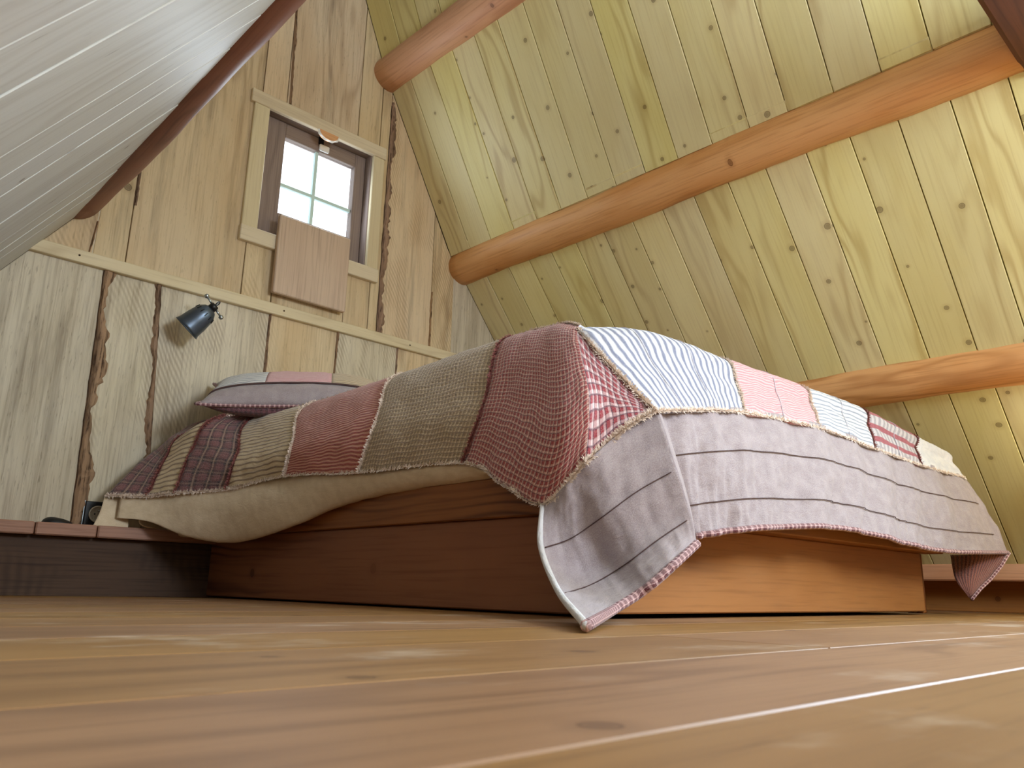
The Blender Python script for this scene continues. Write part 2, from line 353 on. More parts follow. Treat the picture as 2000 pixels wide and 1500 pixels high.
# --- gable boards
def wboard(seamL, seamR, z0, z1=None, mat=M_wall, th=.025, dy=0.0, name='plank'):
    """vertical board between two seams, each seam (x at z=.23, x at z=3.2); z1 None = up to the roof"""
    def sx(s, z): return s[0]+(s[1]-s[0])*(z-.23)/2.97
    g = .0018
    pts = [(z0, sx(seamL, z0)+g), (z0, sx(seamR, z0)-g)]
    if z1 is not None: pts += [(z1, sx(seamR, z1)-g), (z1, sx(seamL, z1)+g)]
    else:
        def hit(s, sg):
            z = 1.5
            for _ in range(60): z = z+.4*(min(3.3, roofz(sx(s, z)+sg*g))-z)
            return z
        zR, zL = hit(seamR, -1), hit(seamL, 1); xR, xL = sx(seamR, zR)-g, sx(seamL, zL)+g
        pts.append((zR, xR))
        for k in [p[0] for p in (PR[::-1]+PL[1:])]:
            if xL+.004 < k < xR-.004: pts.append((roofz(k), k))
        pts.append((zL, xL))
        q = [pts[0]]
        for p in pts[1:]:
            if (Vector(p)-Vector(q[-1])).length > .004: q.append(p)
        pts = q
    mw = frame((0, YW+dy, 0), (0, 0, 1), (1, 0, 0), (0, -1, 0))
    # frame above is left handed in (z,x,-y): use right handed by flipping the second axis
    mw = frame((0, YW+dy, 0), (0, 0, 1), (-1, 0, 0), (0, -1, 0))
    return slab(name, [(p[0], -p[1]) for p in pts], th, mat, wall, mw, .002)
V = lambda x: (x, x)
low = [(-.13, -.13), (.28, .28), (.834, .77), (1.07, .92), (1.478, 1.478), (1.80, 1.85), (2.135, 2.15), (2.47, 2.47), (2.82, 2.82), (3.15, 3.15), (3.5, 3.5)]
mats = [M_wallp, M_wallp, M_wallp, M_wallp, M_wall, M_wallp, M_wall, M_wallp, M_wall, M_wall]
for i, (a, b) in enumerate(zip(low, low[1:])):
    if i in (0, 1): wboard(a, b, .2, None if i == 0 else 1.175 if roofz(.28) > 1.175 else None, mats[i])
    else: wboard(a, b, .2, 1.175 if a[0] < 2.7 and b[0] < 2.7 else None, mats[i], dy=random.uniform(-.003, .002))
# upper boards (z > 1.175)
upr = [(.575, .575), (.748, .80), (.882, .88), (1.34, 1.34)]
for a, b in zip(upr, upr[1:]): wboard(a, b, 1.175, None, M_wall, dy=random.uniform(-.003, .002))
for a, b in (((1.34, 1.34), (1.47, 1.45)), ((1.47, 1.45), (1.838, 1.837)), ((1.838, 1.837), (1.965, 1.965))):
    wboard(a, b, WZ1, None, M_wall, dy=random.uniform(-.003, .002))
for a, b in ((1.34, 1.475), (1.475, 1.83), (1.83, 1.965)): wboard(V(a), V(b), 1.175, WZ0, M_wall, dy=random.uniform(-.003, .002))
for a, b in ((1.34, WX0), (WX1, 1.965)): wboard(V(a), V(b), WZ0, WZ1, M_wall)
for a, b in (((1.965, 1.965), (2.012, 2.025)), ((2.012, 2.025), (2.333, 2.33)), ((2.333, 2.33), (2.63, 2.63))):
    wboard(a, b, 1.175, None, M_wall, dy=random.uniform(-.003, .002))
# waney bark edges: irregular dark strips standing a little proud along some seams
def bark(xb, xt, z0, z1, w, side=1):
    n = int((z1-z0)/.014); vs, fs = [], []
    rn = random.Random(int(xb*1000))
    for i in range(n+1):
        z = z0+(z1-z0)*i/n; x = xb+(xt-xb)*i/n
        ww = w*max(.12, .55+.55*mn.noise(Vector((z*4.1, xb*17, 0)))+.35*mn.noise(Vector((z*15, xb*9, 4)))+rn.uniform(-.12, .12))
        y = YW-.004
        vs += [(x-.004*side, y+.006, z), (x+.2*ww*side, y-.005-rn.uniform(0, .004), z), (x+.65*ww*side, y-.003-rn.uniform(0, .003), z), (x+ww*side, y+.006, z)]
    for i in range(n):
        for k in range(3): fs.append((4*i+k, 4*i+k+1, 4*i+5+k, 4*i+4+k))
    me = mesh('bark_edge', [(v[2], -v[0], -(v[1]-YW)) for v in vs], fs)
    return link('bark_edge', me, M_bark, wall, frame((0, YW, 0), (0, 0, 1), (-1, 0, 0), (0, -1, 0)))
bark(.834, .815, .235, 1.17, .058); bark(1.068, 1.02, .45, 1.17, .034, -1); bark(1.478, 1.478, .8, 1.17, .013)
bark(1.80, 1.816, .8, 1.17, .014, -1); bark(2.135, 2.14, .9, 1.17, .010); bark(2.014, 2.02, 1.19, 2.44, .06)
bark(2.333, 2.332, 1.2, 1.5, .012, -1); bark(1.47, 1.452, 2.17, 2.75, .018); bark(.88, .88, 1.45, 1.62, .02); bark(.752, .765, 1.2, 1.34, .012)
for xb_, xt_, za, zb_ in ((.833, .814, .235, 1.17), (1.069, 1.021, .4, 1.17), (2.013, 2.019, 1.19, 2.42), (1.479, 1.479, .8, 1.17), (1.801, 1.817, .8, 1.17)):
    n_ = 26; P_ = [Vector((xb_+(xt_-xb_)*i/n_+.002*math.sin(i*1.7), YW-.003, za+(zb_-za)*i/n_)) for i in range(n_+1)]
    tube('crack', P_, [.0012+.0012*abs(math.sin(i*2.1)) for i in range(n_+1)], M_dark, wall, 5)
# rail across the boards
t1 = tag(empty('trim_1', (.52, YW, 1.16)), 'planed wooden rail nailed across the boarded gable wall', 'trim', kind='structure')
pts = [(.545, 0), (2.75, 0), (2.75, .048), (.60, .048)]
bmw = frame((0, YW-.022, 1.16), (1, 0, 0), (0, 0, 1), (0, -1, 0))
slab('rail', pts, .022, M_trim, t1, bmw, .003)
for x in (.72, 1.53, 2.2): lathe('nail', [(.004, 0), (.004, .001), (0, .0012)], M_dark, t1, frame((x, YW-.0218, 1.185), (1, 0, 0), (0, 0, 1), (0, -1, 0)), 10)
# ------------------------------------------------------------------ gable window
w1 = tag(empty('window_1', (1.65, YW, WZ0)), 'small four-pane window with pale casing and brown sash in the gable', 'window', kind='structure')
cf = YW-.022
box('casing', (1.285, cf, 2.095), (1.995, YW, 2.158), M_trim, w1, 'x')
box('casing', (1.303, cf+.003, 1.512), (1.374, YW, 2.095), M_trim, w1, 'z')
box('casing', (1.925, cf+.003, 1.512), (1.988, YW, 2.095), M_trim, w1, 'z')
box('casing', (1.298, cf-.006, 1.445), (1.990, YW, 1.512), M_trim, w1, 'x')
for lo, hi, g in (((WX0-.01, YW, WZ0-.012), (WX0+.004, YW+.15, WZ1+.012), 'z'), ((WX1-.004, YW, WZ0-.012), (WX1+.01, YW+.15, WZ1+.012), 'z'),
                  ((WX0, YW, WZ1-.004), (WX1, YW+.15, WZ1+.01), 'x'), ((WX0, YW, WZ0-.01), (WX1, YW+.15, WZ0+.004), 'x')):
    box('reveal', lo, hi, M_sash, w1, g)
SX0, SX1, SZ0, SZ1 = 1.489, 1.862, 1.655, 2.031
sy0, sy1 = YW+.045, YW+.085
sash = box('sash', (WX0+.006, sy0, WZ0+.006), (SX0, sy1, WZ1-.006), M_sash, w1, 'z')
box('stile', (SX1, sy0, WZ0+.006), (WX1-.006, sy1, WZ1-.006), M_sash, sash, 'z')
box('rail', (SX0, sy0+.001, SZ1), (SX1, sy1, WZ1-.006), M_sash, sash, 'x')
box('rail', (SX0, sy0+.001, WZ0+.006), (SX1, sy1, SZ0), M_sash, sash, 'x')
M_mun = plain('white_muntin', (206, 232, 228), .5)
mxc, mzc = (SX0+SX1)/2-.015, 1.80
box('muntin', (mxc-.008, sy0+.012, SZ0), (mxc+.008, sy1-.008, SZ1), M_mun, sash, 'z', .002)
box('muntin', (SX0, sy0+.013, mzc-.008), (SX1, sy1-.009, mzc+.008), M_mun, sash, 'x', .002)
for a, b in ((SX0, mxc), (mxc, SX1)):
    for c, d in ((SZ0, mzc), (mzc, SZ1)): box('pane', (a, sy0+.022, c), (b, sy0+.026, d), M_glass, sash, 'x', 0)
# half-round knob with pale jagged rim and the small white catch
kp = at(642, 261, y=YW-.034)
vs, fs = [], []
for ring, (rr, yy) in enumerate(((.058, 0), (.050, -.006), (.047, -.006))):
    for k in range(25):
        a = math.pi+math.pi*k/24; j = 1+(.05*math.sin(k*5.1) if ring == 0 else 0)
        vs.append((kp.x+rr*j*math.cos(a), kp.y+yy, kp.z+.72*rr*j*math.sin(a)))
for ring in range(2):
    for k in range(24): fs.append((ring*25+k, ring*25+k+1, (ring+1)*25+k+1, (ring+1)*25+k))
M_white = plain('white_enamel', (232, 230, 224), .4)
turn = link('turn_button', mesh('turn_button', [(kp.x+.049*math.cos(math.pi+math.pi*k/24), yy, kp.z+.72*.049*math.sin(math.pi+math.pi*k/24)) for yy in (kp.y-.008, kp.y+.012) for k in range(25)],
     [tuple(range(25)), tuple(range(25, 50))[::-1]]+[(k, (k+1) % 25, 25+(k+1) % 25, 25+k) for k in range(25)]), M_log, w1)
link('rim', mesh('rim', vs, fs), M_white, turn)
cp = at(632, 291, y=sy0)
box('catch', (cp.x-.026, sy0-.014, cp.z-.019), (cp.x+.026, sy0+.001, cp.z+.014), M_white, w1, 'x', .005)
box('hook', (cp.x-.03, sy0-.008, cp.z+.013), (cp.x-.004, sy0+.001, cp.z+.07), plain('black_iron', (24, 22, 24), .5, .6), w1, 'z', .003)
# loose board hung over the lower half of the window
p0, p1 = at(545, 420, y=2.995), at(684, 463, y=2.995); p2, p3 = at(677, 608, y=2.995), at(537, 573, y=2.995)
xa, xb, zb, zt = (p0.x+p3.x)/2, (p1.x+p2.x)/2, (p2.z+p3.z)/2, (p0.z+p1.z)/2
sb = tag(empty('shutter_board', (xa, 3.0, zb)), 'square brown board hung over the lower half of the small gable window', 'shutter')
box('board', (xa, 2.996, zb), (xb, 3.0215, zt), M_shut, sb, 'z', .004)
box('batten', (xa+.04, 3.0205, zb+.03), (xb-.04, YW+.002, zb+.07), M_shut, sb, 'x', .002)
# ------------------------------------------------------------------ log purlins
def purlin(c, r, y0, y1, mat, label, ph=0):
    n, m = 28, 46; vs, fs = [], []; rn = random.Random(int(c[0]*100))
    for i in range(m+1):
        y = y0+(y1-y0)*i/m
        rr = r*(1+.018*math.sin(i*.7+ph)+.012*math.sin(i*1.9+ph*2)); ox = .003*math.sin(i*.31+ph); oz = .003*math.cos(i*.27+ph)
        for k in range(n):
            a = 2*math.pi*k/n; q = rr*(1+.012*math.sin(3*a+i*.15+ph)+.008*math.sin(5*a-i*.2))
            vs.append((y, ox+q*math.cos(a), oz+q*math.sin(a)))
    for i in range(m):
        for k in range(n): fs.append((i*n+k, i*n+(k+1) % n, (i+1)*n+(k+1) % n, (i+1)*n+k))
    fs += [tuple(range(n))[::-1], tuple(range(m*n, (m+1)*n))]
    me = mesh('log_purlin', vs, fs)
    # local X runs along world y
    o = link('log_purlin', me, mat, None, (SK if c[0] < 1 else Matrix.Identity(4)) @ frame((c[0], 0, c[1]), (0, 1, 0), (-1, 0, 0), (0, 0, 1)), True)
    return tag(o, label, 'beam', 'log purlins under the roof boards')
purlin((1.990, 2.576), .085, -1.4, 3.052, M_log, 'highest reddish log purlin on the yellow pine slope, above the gable window', .4)
purlin((2.522, 1.684), .086, .24, 3.052, M_log, 'long reddish log purlin across the middle of the yellow pine slope', 1.7)
purlin((3.186, .878), .086, .24, 3.052, M_log, 'lowest reddish log purlin on the yellow pine slope, just above the bed', 2.9)
purlin((.685, 1.408), .086, -1.4, 3.052, M_logd, 'dark brown log purlin along the pale streaked slope', 5.1)
# tie beam crossing the roof beside the dormer
hd = box('trim_2', (.80, .29, 1.588), (2.66, .468, 1.76), M_head, None, 'x', .016)
tag(hd, 'dark stained tie beam crossing under the roof', 'trim', kind='structure')
# eave on the far side of the bed: plate beam and skirting
box('trim_3', (3.82, .2, .128), (3.99, 3.05, .2), M_log, None, 'y', .006)
tag(bpy.data.objects['trim_3'], 'low wooden wall plate at the foot of the pine slope', 'trim', kind='structure')
box('wall_right', (3.97, -1.4, -.001), (4.05, 3.05, .15), M_bedl, None, 'y', .003)
tag(bpy.data.objects['wall_right'], 'low plank wall below the eave plate', 'wall', kind='structure')
# ledge along the gable wall
lg = tag(empty('trim_4', (.5, 2.95, 0)), 'boarded ledge running along the foot of the gable wall', 'ledge', kind='structure')
xL = [-.16, at(68, 1035, y=2.885).x, at(190, 1042, y=2.885).x, 1.30, 2.1, 3.0, 3.8]
for a, b in zip(xL, xL[1:]): box('ledge_board', (a+.002, 2.885, .188), (b-.002, YW, .228), M_ledge, lg, 'x', .004)
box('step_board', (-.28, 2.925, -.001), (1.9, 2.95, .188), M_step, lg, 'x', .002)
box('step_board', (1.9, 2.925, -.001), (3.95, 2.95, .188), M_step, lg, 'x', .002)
# ------------------------------------------------------------------ bed frame
bf = tag(empty('platform_bed', (2.1, 2, 0)), 'low bed base of broad reddish larch boards beneath the patchwork quilt', 'bed')
box('side_board', (1.28, 1.062, .006), (1.31, 2.92, .212), M_bed, bf, 'y')
box('foot_board', (1.282, 1.04, .010), (2.925, 1.066, .200), M_bedl, bf, 'x')
box('corner_post', (2.925, 1.045, .004), (2.955, 1.10, .200), M_bed, bf, 'z')
box('side_board', (2.90, 1.066, .006), (2.93, 2.92, .212), M_bed, bf, 'y')
box('side_rail', (1.268, .99, .212), (1.312, 2.92, .305), M_bed, bf, 'y')
box('side_rail', (2.99, 1.0, .212), (3.03, 2.92, .305), M_bed, bf, 'y')
box('foot_rail', (1.312, .985, .200), (2.99, 1.05, .279), M_bedl, bf, 'x')
for i in range(6):
    y = 1.02+i*.317; box('platform_board', (1.312, y, .279), (2.99, y+.312, .304), M_bedl, bf, 'x')
for x in (1.4, 2.1, 2.8): box('foot_block', (x, 1.3, 0), (x+.08, 2.6, .279), M_bed, bf, 'y')
# ------------------------------------------------------------------ cloth
def cr(p, t):
    n = len(p); i = min(max(int(math.floor(t)), 0), n-2); f = t-i
    a, b, c, d = p[i-1] if i > 0 else p[0]*2-p[1], p[i], p[i+1], p[i+2] if i+2 < n else p[-1]*2-p[-2]
    return .5*((2*b)+(c-a)*f+(2*a-5*b+4*c-d)*f*f+(3*b-a-3*c+d)*f**3)
def surf(G, s, t):
    """G[col][row] control net; s runs over columns, t over rows"""
    i = min(max(int(math.floor(s)), 0), len(G)-2)
    ks = range(max(0, i-1), min(len(G), i+3))
    return cr([cr(G[k], t) for k in ks], s-ks[0])
import mathutils.noise as mn
def ripple(p, amp, f=18.0):
    return amp*(mn.noise(p*f)+.5*mn.noise(p*f*2.3+Vector((3, 1, 7))))
def cloth(name, fn, nu, nv, mat, parent, th=.006, amp=.003, lift=0.0, flip=False, side=None):
    """sheet from fn(a,b), a,b in 0..1, with UV in metres, small ripples and thickness"""
    P = [[fn(i/nu, j/nv) for j in range(nv+1)] for i in range(nu+1)]
    N = [[None]*(nv+1) for _ in range(nu+1)]
    for i in range(nu+1):
        for j in range(nv+1):
            a = P[min(i+1, nu)][j]-P[max(i-1, 0)][j]; b = P[i][min(j+1, nv)]-P[i][max(j-1, 0)]
            n = a.cross(b)
            if n.length < 1e-12: n = Vector((0, 0, 1))
            N[i][j] = n.normalized()*(-1 if flip else 1)
    up_, vp_ = [0], [0]
    for i in range(nu): up_.append(up_[-1]+sum((P[i+1][j]-P[i][j]).length for j in range(0, nv+1))/(nv+1))
    for j in range(nv): vp_.append(vp_[-1]+sum((P[i][j+1]-P[i][j]).length for i in range(0, nu+1))/(nu+1))
    vs, fs, uv = [], [], []
    for lay in (0, 1):
        for i in range(nu+1):
            for j in range(nv+1):
                e = min(i, nu-i, 3)/3*min(j, nv-j, 3)/3
                h = ripple(P[i][j], amp)+lift*e+(0 if lay == 0 else -th)
                vs.append(P[i][j]+N[i][j]*h); uv.append((up_[i], vp_[j]))
    K = (nu+1)*(nv+1); ix = lambda l, i, j: l*K+i*(nv+1)+j
    for i in range(nu):
        for j in range(nv):
            fs.append((ix(0, i, j), ix(0, i+1, j), ix(0, i+1, j+1), ix(0, i, j+1)))
            fs.append((ix(1, i, j), ix(1, i, j+1), ix(1, i+1, j+1), ix(1, i+1, j)))
    for i in range(nu):
        fs.append((ix(0, i, 0), ix(1, i, 0), ix(1, i+1, 0), ix(0, i+1, 0))); fs.append((ix(0, i, nv), ix(0, i+1, nv), ix(1, i+1, nv), ix(1, i, nv)))
    for j in range(nv):
        fs.append((ix(0, 0, j), ix(0, 0, j+1), ix(1, 0, j+1), ix(1, 0, j))); fs.append((ix(0, nu, j), ix(1, nu, j), ix(1, nu, j+1), ix(0, nu, j+1)))
    me = bpy.data.meshes.new(name); me.from_pydata([tuple(v) for v in vs], [], fs)
    ul = me.uv_layers.new(name='metres')
    for lp in me.loops: ul.data[lp.index].uv = uv[lp.vertex_index]
    bm = bmesh.new(); bm.from_mesh(me); bmesh.ops.recalc_face_normals(bm, faces=bm.faces); bm.to_mesh(me); bm.free()
    return link(name, me, mat, parent, None, True)
def fabric(name, kind, cols, fu=60.0, fv=60.0, wob=.004, duty=.5, pucker=.5, rough=.9):
    m = NT(name); tc = m.n('ShaderNodeTexCoord'); uv = tc.outputs['UV']
    w1_ = m.noise(m.vmul(uv, (9, 9, 1)), 1, 2); w2_ = m.noise(m.vadd(m.vmul(uv, (9, 9, 1)), (5.2, 1.3, 0)), 1, 2)
    sp = m.n('ShaderNodeSeparateXYZ'); m.l(uv, sp.inputs[0])
    u = m.math('ADD', sp.outputs[0], m.math('MULTIPLY', m.math('SUBTRACT', w1_, .5), wob*8)); v = m.math('ADD', sp.outputs[1], m.math('MULTIPLY', m.math('SUBTRACT', w2_, .5), wob*8))
    def band(x, f, d=duty, s=.10, o=0.0):
        fr = m.math('ABSOLUTE', m.math('SUBTRACT', m.math('FRACT', m.math('MULTIPLY_ADD', x, f, o)), .5))
        return m.smooth(fr, d/2+s/2, d/2-s/2)
    C = [lin(c) for c in cols]; hgt = None
    if kind == 'stripe_v': b = band(v, fv, s=.3); col = m.mix(b, C[0], C[1]); hgt = b
    elif kind == 'stripe_u': b = band(u, fu, s=.3); col = m.mix(b, C[0], C[1]); hgt = b
    elif kind == 'check':
        a, b = band(u, fu), band(v, fv); col = m.mix(m.math('MULTIPLY', m.math('ADD', a, b), .5), C[0], C[1]); hgt = m.math('MULTIPLY', a, b)
    elif kind == 'tattersall':      # ground with pale and dark crossing lines
        a, b = band(u, fu, duty), band(v, fv, duty); a2, b2 = band(u, fu/1.0, .16, .1, .28), band(v, fv/1.0, .16, .1, .28)
        col = m.mix(m.math('MULTIPLY', m.math('MAXIMUM', a2, b2), .7), m.mix(m.math('MULTIPLY', m.math('ADD', a, b), .5), C[0], C[1]), C[2]); hgt = m.math('MULTIPLY', a, b)
    elif kind == 'plaid':
        a, b = band(u, fu, .5), band(v, fv, .5); a2, b2 = band(u, fu, .12, .08, .5), band(v, fv, .12, .08, .5); a3, b3 = band(u, fu*4, .3), band(v, fv*4, .3)
        col = m.mix(m.math('MULTIPLY', m.math('ADD', a, b), .5), C[0], C[1])
        col = m.mix(m.math('MULTIPLY', m.math('ADD', a3, b3), .22), col, C[2]); col = m.mix(m.math('MULTIPLY', m.math('MAXIMUM', a2, m.math('MULTIPLY', b2, .5)), .6), col, C[3]); hgt = m.math('MULTIPLY', a, b)
    elif kind == 'bars':
        b = band(v, fv, .38, .06); a = band(u, fu, .5); col = m.mix(m.math('MULTIPLY', a, .5), C[0], C[2]); col = m.mix(m.math('MULTIPLY', b, .92), col, C[1]); hgt = b
    else:
        col = m.mix(m.smooth(m.noise(m.vmul(uv, (30, 30, 1)), 1, 3), .3, .7), C[0], C[1]); hgt = m.noise(m.vmul(uv, (34, 9, 1)), 1, 2)
    weave = m.noise(m.vmul(uv, (420, 420, 1)), 1, 2)
    col = m.mix(m.math('MULTIPLY', m.smooth(weave, .35, .7), .16), col, lin((255, 250, 240)), 'MIX')
    m.l(col, m.b.inputs['Base Color']); m.b.inputs['Roughness'].default_value = rough; m.b.inputs['Specular IOR Level'].default_value = .15
    m.b.inputs['Sheen Weight'].default_value = .25
    wr = m.noise(m.vmul(uv, (26, 60, 1)) if kind != 'stripe_u' else m.vmul(uv, (60, 26, 1)), 1, 4, .6, .6)
    n1 = m.bump(m.math('ADD', m.math('MULTIPLY', hgt, .25), wr), pucker, .010); n2 = m.bump(weave, .12, .001, n1)
    m.l(n2, m.b.inputs['Normal'])
    return m.m
K_plaid = fabric('burgundy_plaid', 'plaid', [(54, 20, 32), (128, 74, 76), (36, 14, 26), (176, 146, 124)], 19, 24, .003)
K_cream = fabric('cream_ticking', 'stripe_v', [(206, 184, 146), (128, 102, 76)], fv=56, duty=.3, wob=.003)
K_redst = fabric('red_ticking', 'stripe_v', [(212, 150, 128), (158, 54, 46)], fv=100, duty=.55, wob=.003)
K_beige = fabric('beige_check', 'tattersall', [(204, 182, 148), (150, 124, 92), (96, 70, 52)], 72, 72, .003)
K_ging = fabric('red_gingham', 'tattersall', [(226, 186, 172), (152, 36, 42), (84, 28, 42)], 76, 76, .0035, .66)
K_ging_lit = fabric('red_gingham_cool_lit', 'tattersall', [(226, 204, 206), (150, 34, 54), (64, 30, 62)], 54, 54, .004, .62)  # red gingham past the corner ridge, cool window light put into its colour
K_blue = fabric('blue_white_ticking', 'stripe_u', [(226, 226, 232), (112, 118, 146)], fu=44, duty=.46, wob=.004)
K_pink = fabric('pink_seersucker', 'stripe_v', [(226, 184, 186), (206, 136, 144)], fv=90, duty=.5, wob=.008)
K_light = fabric('pale_blue_ticking', 'stripe_v', [(222, 222, 222), (136, 144, 162)], fv=52, duty=.35, wob=.004)
K_bars = fabric('grey_check_with_red_bars', 'bars', [(196, 188, 190), (150, 26, 58), (90, 84, 96)], 40, 15, .003)
K_white = fabric('white_seersucker', 'cloth', [(222, 220, 220), (206, 206, 210)])
K_grey = fabric('grey_linen', 'cloth', [(164, 151, 155), (150, 136, 140)], pucker=.3)
K_back = fabric('brown_red_striped_backing', 'stripe_u', [(150, 84, 66), (96, 42, 38)], fu=120, duty=.5, wob=.002)
K_bind = fabric('gingham_binding', 'check', [(224, 186, 186), (96, 18, 40)], 62, 90, .0005, .62)
K_sheet = fabric('cream_sheet', 'cloth', [(226, 206, 174), (214, 192, 158)], pucker=.15)
K_maroon = fabric('maroon_check', 'check', [(120, 62, 76), (70, 22, 40)], 60, 60, .003)
K_fray = plain('frayed_thread', (236, 220, 206), .95, spec=.1); K_frayr = plain('frayed_red_thread', (150, 96, 90), .95, spec=.1)
K_stitch = plain('quilting_thread', (84, 62, 60), .9)
# mattress
def rounded_box(name, lo, hi, r, mat, parent=None, grid=10, puff=.0):
    bm = bmesh.new(); bmesh.ops.create_cube(bm, size=1)
    lo, hi = Vector(lo), Vector(hi)
    bmesh.ops.scale(bm, vec=hi-lo, verts=bm.verts); bmesh.ops.translate(bm, vec=(lo+hi)/2, verts=bm.verts)
    bmesh.ops.bevel(bm, geom=list(bm.edges), offset=r, segments=5, affect='EDGES', profile=.5)
    me = bpy.data.meshes.new(name); bm.to_mesh(me); bm.free(); return link(name, me, mat, parent, None, True)
K_matt = fabric('mattress_ticking', 'cloth', [(226, 210, 182), (214, 198, 170)], pucker=.1)
mt = tag(empty('mattress', (2.1, 2, .30)), 'thick cream mattress hidden beneath the patchwork quilt', 'mattress')
rounded_box('cover', (1.34, 1.09, .304), (2.95, 2.88, .59), .07, K_matt, mt)
for z in (.30, .55): tube('piping', [(1.335, 1.12, z), (1.33, 2.0, z), (1.335, 2.8, z)], .006, K_matt, mt)
# quilt control nets.  rows: 0 middle of bed, 1 inner, 2 crest, 3 middle of the drop, 4 seam
def inner(p, q, zc=.685, cx=2.1):
    return [Vector((cx, q[1], zc)), Vector((q[0], q[1], q[2] if len(q) > 2 else .692)), p]
L = []
def lcol(hem, mid, crest, q):
    L.append(inner(crest, q)+[mid, hem])
lcol(at(205, 968, y=2.93), at(296, 884, y=2.93), at(408, 818, y=2.93), (1.55, 2.93, .70))
lcol(at(286, 970, y=2.84), at(322, 898, y=2.83), at(366, 846, y=2.82), (1.40, 2.82, .67))
lcol(at(340, 964, y=2.74), at(374, 880, y=2.72), at(424, 816, y=2.68), (1.45, 2.66, .675))
lcol(at(440, 957, y=2.56), at(462, 890, y=2.54), at(496, 815, x=1.28), (1.55, 2.5, .68))
lcol(at(554, 931, x=1.205), at(570, 868, x=1.215), at(602, 790, x=1.33), (1.6, 2.28, .69))
lcol(at(698, 924, x=1.22), at(734, 822, x=1.25), at(774, 734, x=1.38), (1.65, 1.97, .70))
lcol(at(902, 906, x=1.235), at(944, 790, x=1.26), at(986, 662, x=1.38), (1.65, 1.5, .705))
lcol(at(978, 946, x=1.20), at(1030, 800, x=1.22), at(1058, 644, x=1.36), (1.62, 1.38, .70))
lcol(at(1060, 986, x=1.18), at(1095, 820, x=1.17), at(1100, 638, x=1.33), (1.58, 1.33, .70))
RID = [at(1143, 905, x=1.185), at(1150, 775, x=1.195), at(1128, 642, x=1.31)]
lcol(RID[0], RID[1], RID[2], (1.56, 1.30, .70))
for c, yy in zip(L, [2.93, 2.8, 2.65, 2.5, 2.3, 1.97, 1.6, 1.5, 1.45, 1.42]): c[0] = Vector((2.1, yy, .69))
Fn = []
def fcol(crest, mid, seam, qx, qz=.70):
    Fn.append([Vector((qx, 1.95, .69 if qz > .6 else qz)), Vector((qx, 1.42, qz)), crest, mid, seam])
fcol(RID[2].copy(), at(1206, 722, y=1.03), at(1279, 805, y=.957), 1.56)
fcol(at(1260, 649, y=1.14), at(1310, 722, y=1.035), at(1362, 803, y=.965), 1.62)
fcol(at(1405, 700, y=1.11), at(1440, 752, y=1.03), at(1456, 808, y=.965), 1.9)
fcol(at(1552, 752, y=1.08), at(1586, 792, y=1.01), at(1602, 838, y=.955), 2.2)
fcol(at(1668, 796, y=1.05), at(1696, 834, y=.99), at(1711, 878, y=.945), 2.5)
fcol(at(1766, 846, y=1.02), at(1788, 878, y=.97), at(1801, 910, y=.935), 2.78, .68)
fcol(at(1826, 880, y=1.0), at(1862, 906, y=.95), at(1886, 934, y=.925), 3.0, .63)
quilt = tag(empty('patchwork_quilt', (2.1, 2.0, .6)), 'patchwork quilt of striped and checked squares with grey linen border spread over the bed', 'quilt')
def sub(G, s0, s1, t0, t1): return lambda a, b: surf(G, s0+(s1-s0)*a, t0+(t1-t0)*b)
SB_ = [(0, 1, K_plaid), (1, 2, K_cream), (2, 3, K_plaid), (3, 4, K_cream), (4, 5, K_redst), (5, 6, K_beige), (6, 9, K_ging)]
for s0, s1, k in SB_: cloth('patch', sub(L, s0, s1, 1.85, 4), 22 if s1-s0 < 2 else 44, 30, k, quilt, .006, .0035, .004, flip=True)
tops = [K_white, K_light, K_pink, K_cream, K_blue, K_light, K_blue]
for (s0, s1, _), k in zip(SB_, tops): cloth('patch', sub(L, s0, s1, .0, 1.85), 16, 16, k, quilt, .006, .003, .004, flip=True)
FB = [(0, 2, K_blue), (2, 3, K_pink), (3, 4, K_light), (4, 5, K_bars), (5, 6, K_white)]
for s0, s1, k in FB: cloth('patch', sub(Fn, s0, s1, 1.3, 4), 30, 30, k, quilt, .006, .003, .004, flip=True)
for (s0, s1, _), k in zip(FB, [K_light, K_cream, K_white, K_redst, K_beige]): cloth('patch', sub(Fn, s0, s1, 0, 1.3), 14, 14, k, quilt, .006, .003, .004, flip=True)
# triangular part of the gingham patch, in its cool-lit colour, between the corner ridge and the blue ticking
def tri(a, b):
    topc = [RID[2], at(1160, 682, y=1.085), at(1212, 738, y=1.02), at(1279, 805, y=.957)]
    botc = [RID[0], at(1185, 868, y=1.02), at(1230, 832, y=.985), at(1279, 805, y=.957)]
    A, B = cr(topc, a*3), cr(botc, a*3); Lf = surf(L, 9, 2+2*b); base = A.lerp(B, b)
    fl = Lf-RID[2].lerp(RID[0], b)
    return base+fl*(1-a)**2
cloth('patch', tri, 24, 24, K_ging_lit, quilt, .006, .003, 0, flip=True)
# far side and far end of the quilt
Rg = [[Vector((2.1, y, .69)), Vector((2.75, y, .69)), Vector((3.02, y, .62)), Vector((3.13, y, .50)), Vector((3.17+.02*math.sin(y*5), y, .30))] for y in (1.15, 1.6, 2.1, 2.6, 2.93)]
for i in range(4):
    cloth('patch', sub(Rg, i, i+1, 0, 3.2), 12, 30, [K_white, K_redst, K_cream, K_beige][i], quilt, .006, .003, .004, flip=True)
    cloth('border', sub(Rg, i, i+1, 3.2, 4), 12, 10, K_grey, quilt, .006, .003, 0, flip=True)
